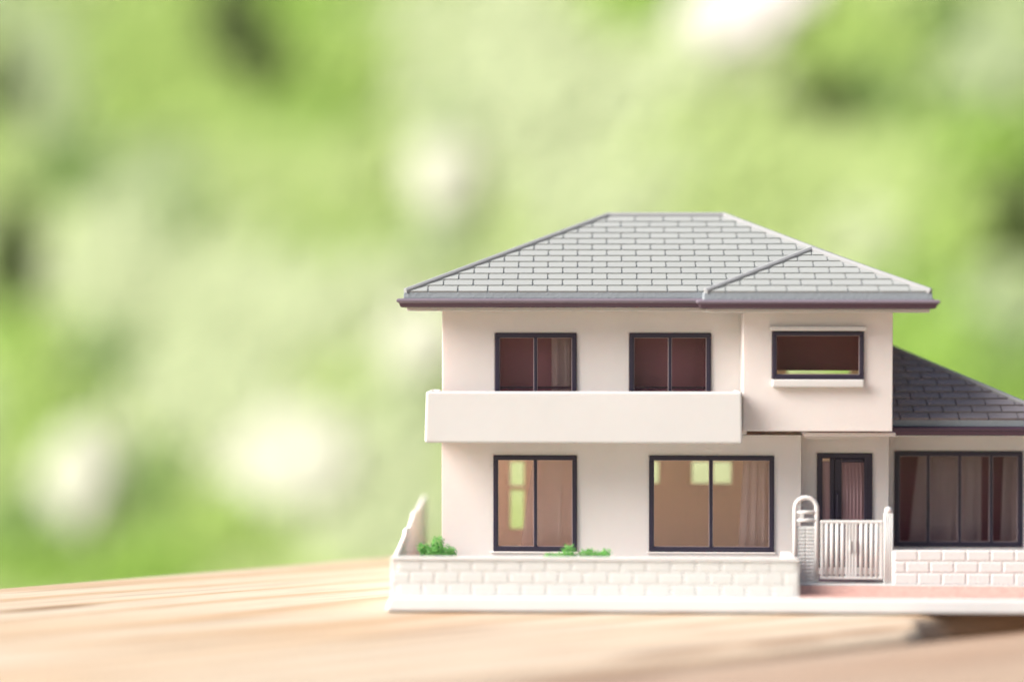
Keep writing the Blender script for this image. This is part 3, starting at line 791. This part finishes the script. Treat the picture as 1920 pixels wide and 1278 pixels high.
for i in range(nr):
    z = 3.1 + (13.5 - 3.1) * (i + .5) / nr
    for xa, xb in ((38.2, 39.72), (39.84, 41.4)):
        b = MB(); b.box(xa, xb, GYP - .22, GYP, z - .26, z + .26); b.build('slat', M['white'], gp, bevel=0.12)
gate = MB(); gate.box(42.35, 53.75, GYP - .35, GYP + .35, 14.05, 14.72); g = gate.build('gate', M['white'], H, bevel=0.22, seg=3)
b = MB(); b.box(42.35, 53.75, GYP - .35, GYP + .35, 4.0, 4.55); b.build('rail', M['white'], g, bevel=0.2, seg=3)
for x in (42.72, 53.4):
    b = MB(); b.box(x - .32, x + .32, GYP - .3, GYP + .3, 4.3, 14.1); b.build('stile', M['white'], g, bevel=0.18)
for x0, x1 in ((46.98, 47.42), (47.48, 47.98), (48.04, 48.5), (48.56, 49.08)):
    b = MB(); b.box(x0, x1, GYP - .32, GYP + .3, 4.3, 14.1); b.build('stile', M['white'], g, bevel=0.14)
for x in (43.55, 44.49, 45.44, 46.39, 49.77, 50.7, 51.64, 52.57):
    b = MB(); b.tube([(x, GYP, 4.2), (x, GYP, 14.2)], 0.37, 10, up=(1, 0, 0)); b.build('bar', M['white'], g, smooth=True)
for x in (47.75, 48.7):
    b = MB(); b.box(x - .16, x + .16, GYP - .62, GYP - .3, 9.0, 11.2); b.build('handle', M['white'], g, bevel=0.1)
b = MB(); b.prism([(53.85, 3.0), (55.5, 3.0), (55.5, 16.2), (53.85, 16.2)], 'y', GYP - .55, GYP + .6); pr = b.build('gatepost', M['white'], H, bevel=0.3, seg=3)
pr['label'] = 'fluted gatepost with a rounded top'
for i in range(4):
    b = MB(); x = 54.06 + i * 0.41; b.tube([(x, GYP - .5, 3.1), (x, GYP - .5, 16.0)], 0.17, 8, up=(1, 0, 0)); b.build('flute', M['white'], pr, smooth=True)
dome = bpy.data.meshes.new('post_top'); bm = bmesh.new(); bmesh.ops.create_uvsphere(bm, u_segments=16, v_segments=10, radius=0.72 * S)
bmesh.ops.translate(bm, verts=bm.verts, vec=Vector((54.68, GYP, 16.5)) * S); bm.to_mesh(dome); bm.free(); dome.materials.append(M['white'])
put('post_top', dome, pr, smooth=True)

# ------------------------------------------------------------------ moss tufts in the yard
def tuft(label, lobes, seed):
    rnd = random.Random(seed); v, f, mi = [], [], []
    for (x, y, z, r) in lobes:
        r *= 1.18
        for _ in range(int(420 * r * r) + 90):
            d = Vector((rnd.gauss(0, 1), rnd.gauss(0, 1), rnd.gauss(0, 1))).normalized()
            c = Vector((x, y, z)) + d * r * rnd.uniform(.5, 1.08) * (1 + .18 * math.sin(7 * d.x + 5 * d.z))
            s = rnd.uniform(.06, .17) * (1.6 if rnd.random() < .06 else 1); k = len(v)
            ax = [Vector((rnd.gauss(0, 1), rnd.gauss(0, 1), rnd.gauss(0, 1))).normalized() * s for _ in range(4)]
            v += [tuple(c + a) for a in ax]
            f += [(k, k + 1, k + 2), (k, k + 2, k + 3), (k, k + 3, k + 1), (k + 1, k + 3, k + 2)]
            m = rnd.choice((0, 0, 0, 1, 2)); mi += [m] * 4
        q = MB(); q.tube([(x, y, 2.9), (x, y, z)], 0.25, 5, up=(1, 0, 0)); k = len(v)
        v += q.v; f += [tuple(i + k for i in p) for p in q.f]; mi += [1] * len(q.f)
    me = mesh_of('moss_tuft', v, f); me.materials.append(M['moss_a']); me.materials.append(M['moss_b']); me.materials.append(M['moss_c'])
    me.polygons.foreach_set('material_index', mi)
    return tag(put('moss_tuft', me), label, 'moss', 'moss tufts in the yard')
tuft('tallest green moss tuft, at the left end of the yard beside the stepped wall',
     [(-29.9, -12, 9.3, .9), (-28.6, -12, 8.3, 1.3), (-27.2, -11.5, 10.3, 1.0), (-27.3, -12, 8.6, 1.2), (-25.8, -12, 8.6, 1.1), (-24.6, -12, 8.6, .75), (-27, -10, 6.5, 2.6)], 1)
tuft('low green moss tuft with one raised ball under the ground-floor window',
     [(-7.0, -14, 8.0, .7), (-5.8, -14, 7.7, .9), (-4.4, -14, 8.0, .9), (-3.2, -14, 9.1, 1.05), (-2.3, -14, 7.7, .9), (-4, -13, 5.8, 2.2)], 2)
tuft('green moss tuft right of the window, before bare wall',
     [(-.4, -14, 8.5, .8), (.6, -14, 8.8, .8), (1.5, -14, 8.2, .9), (2.5, -14, 8.0, .9), (3.5, -14, 8.6, .9), (1.5, -13, 5.8, 2.2)], 3)
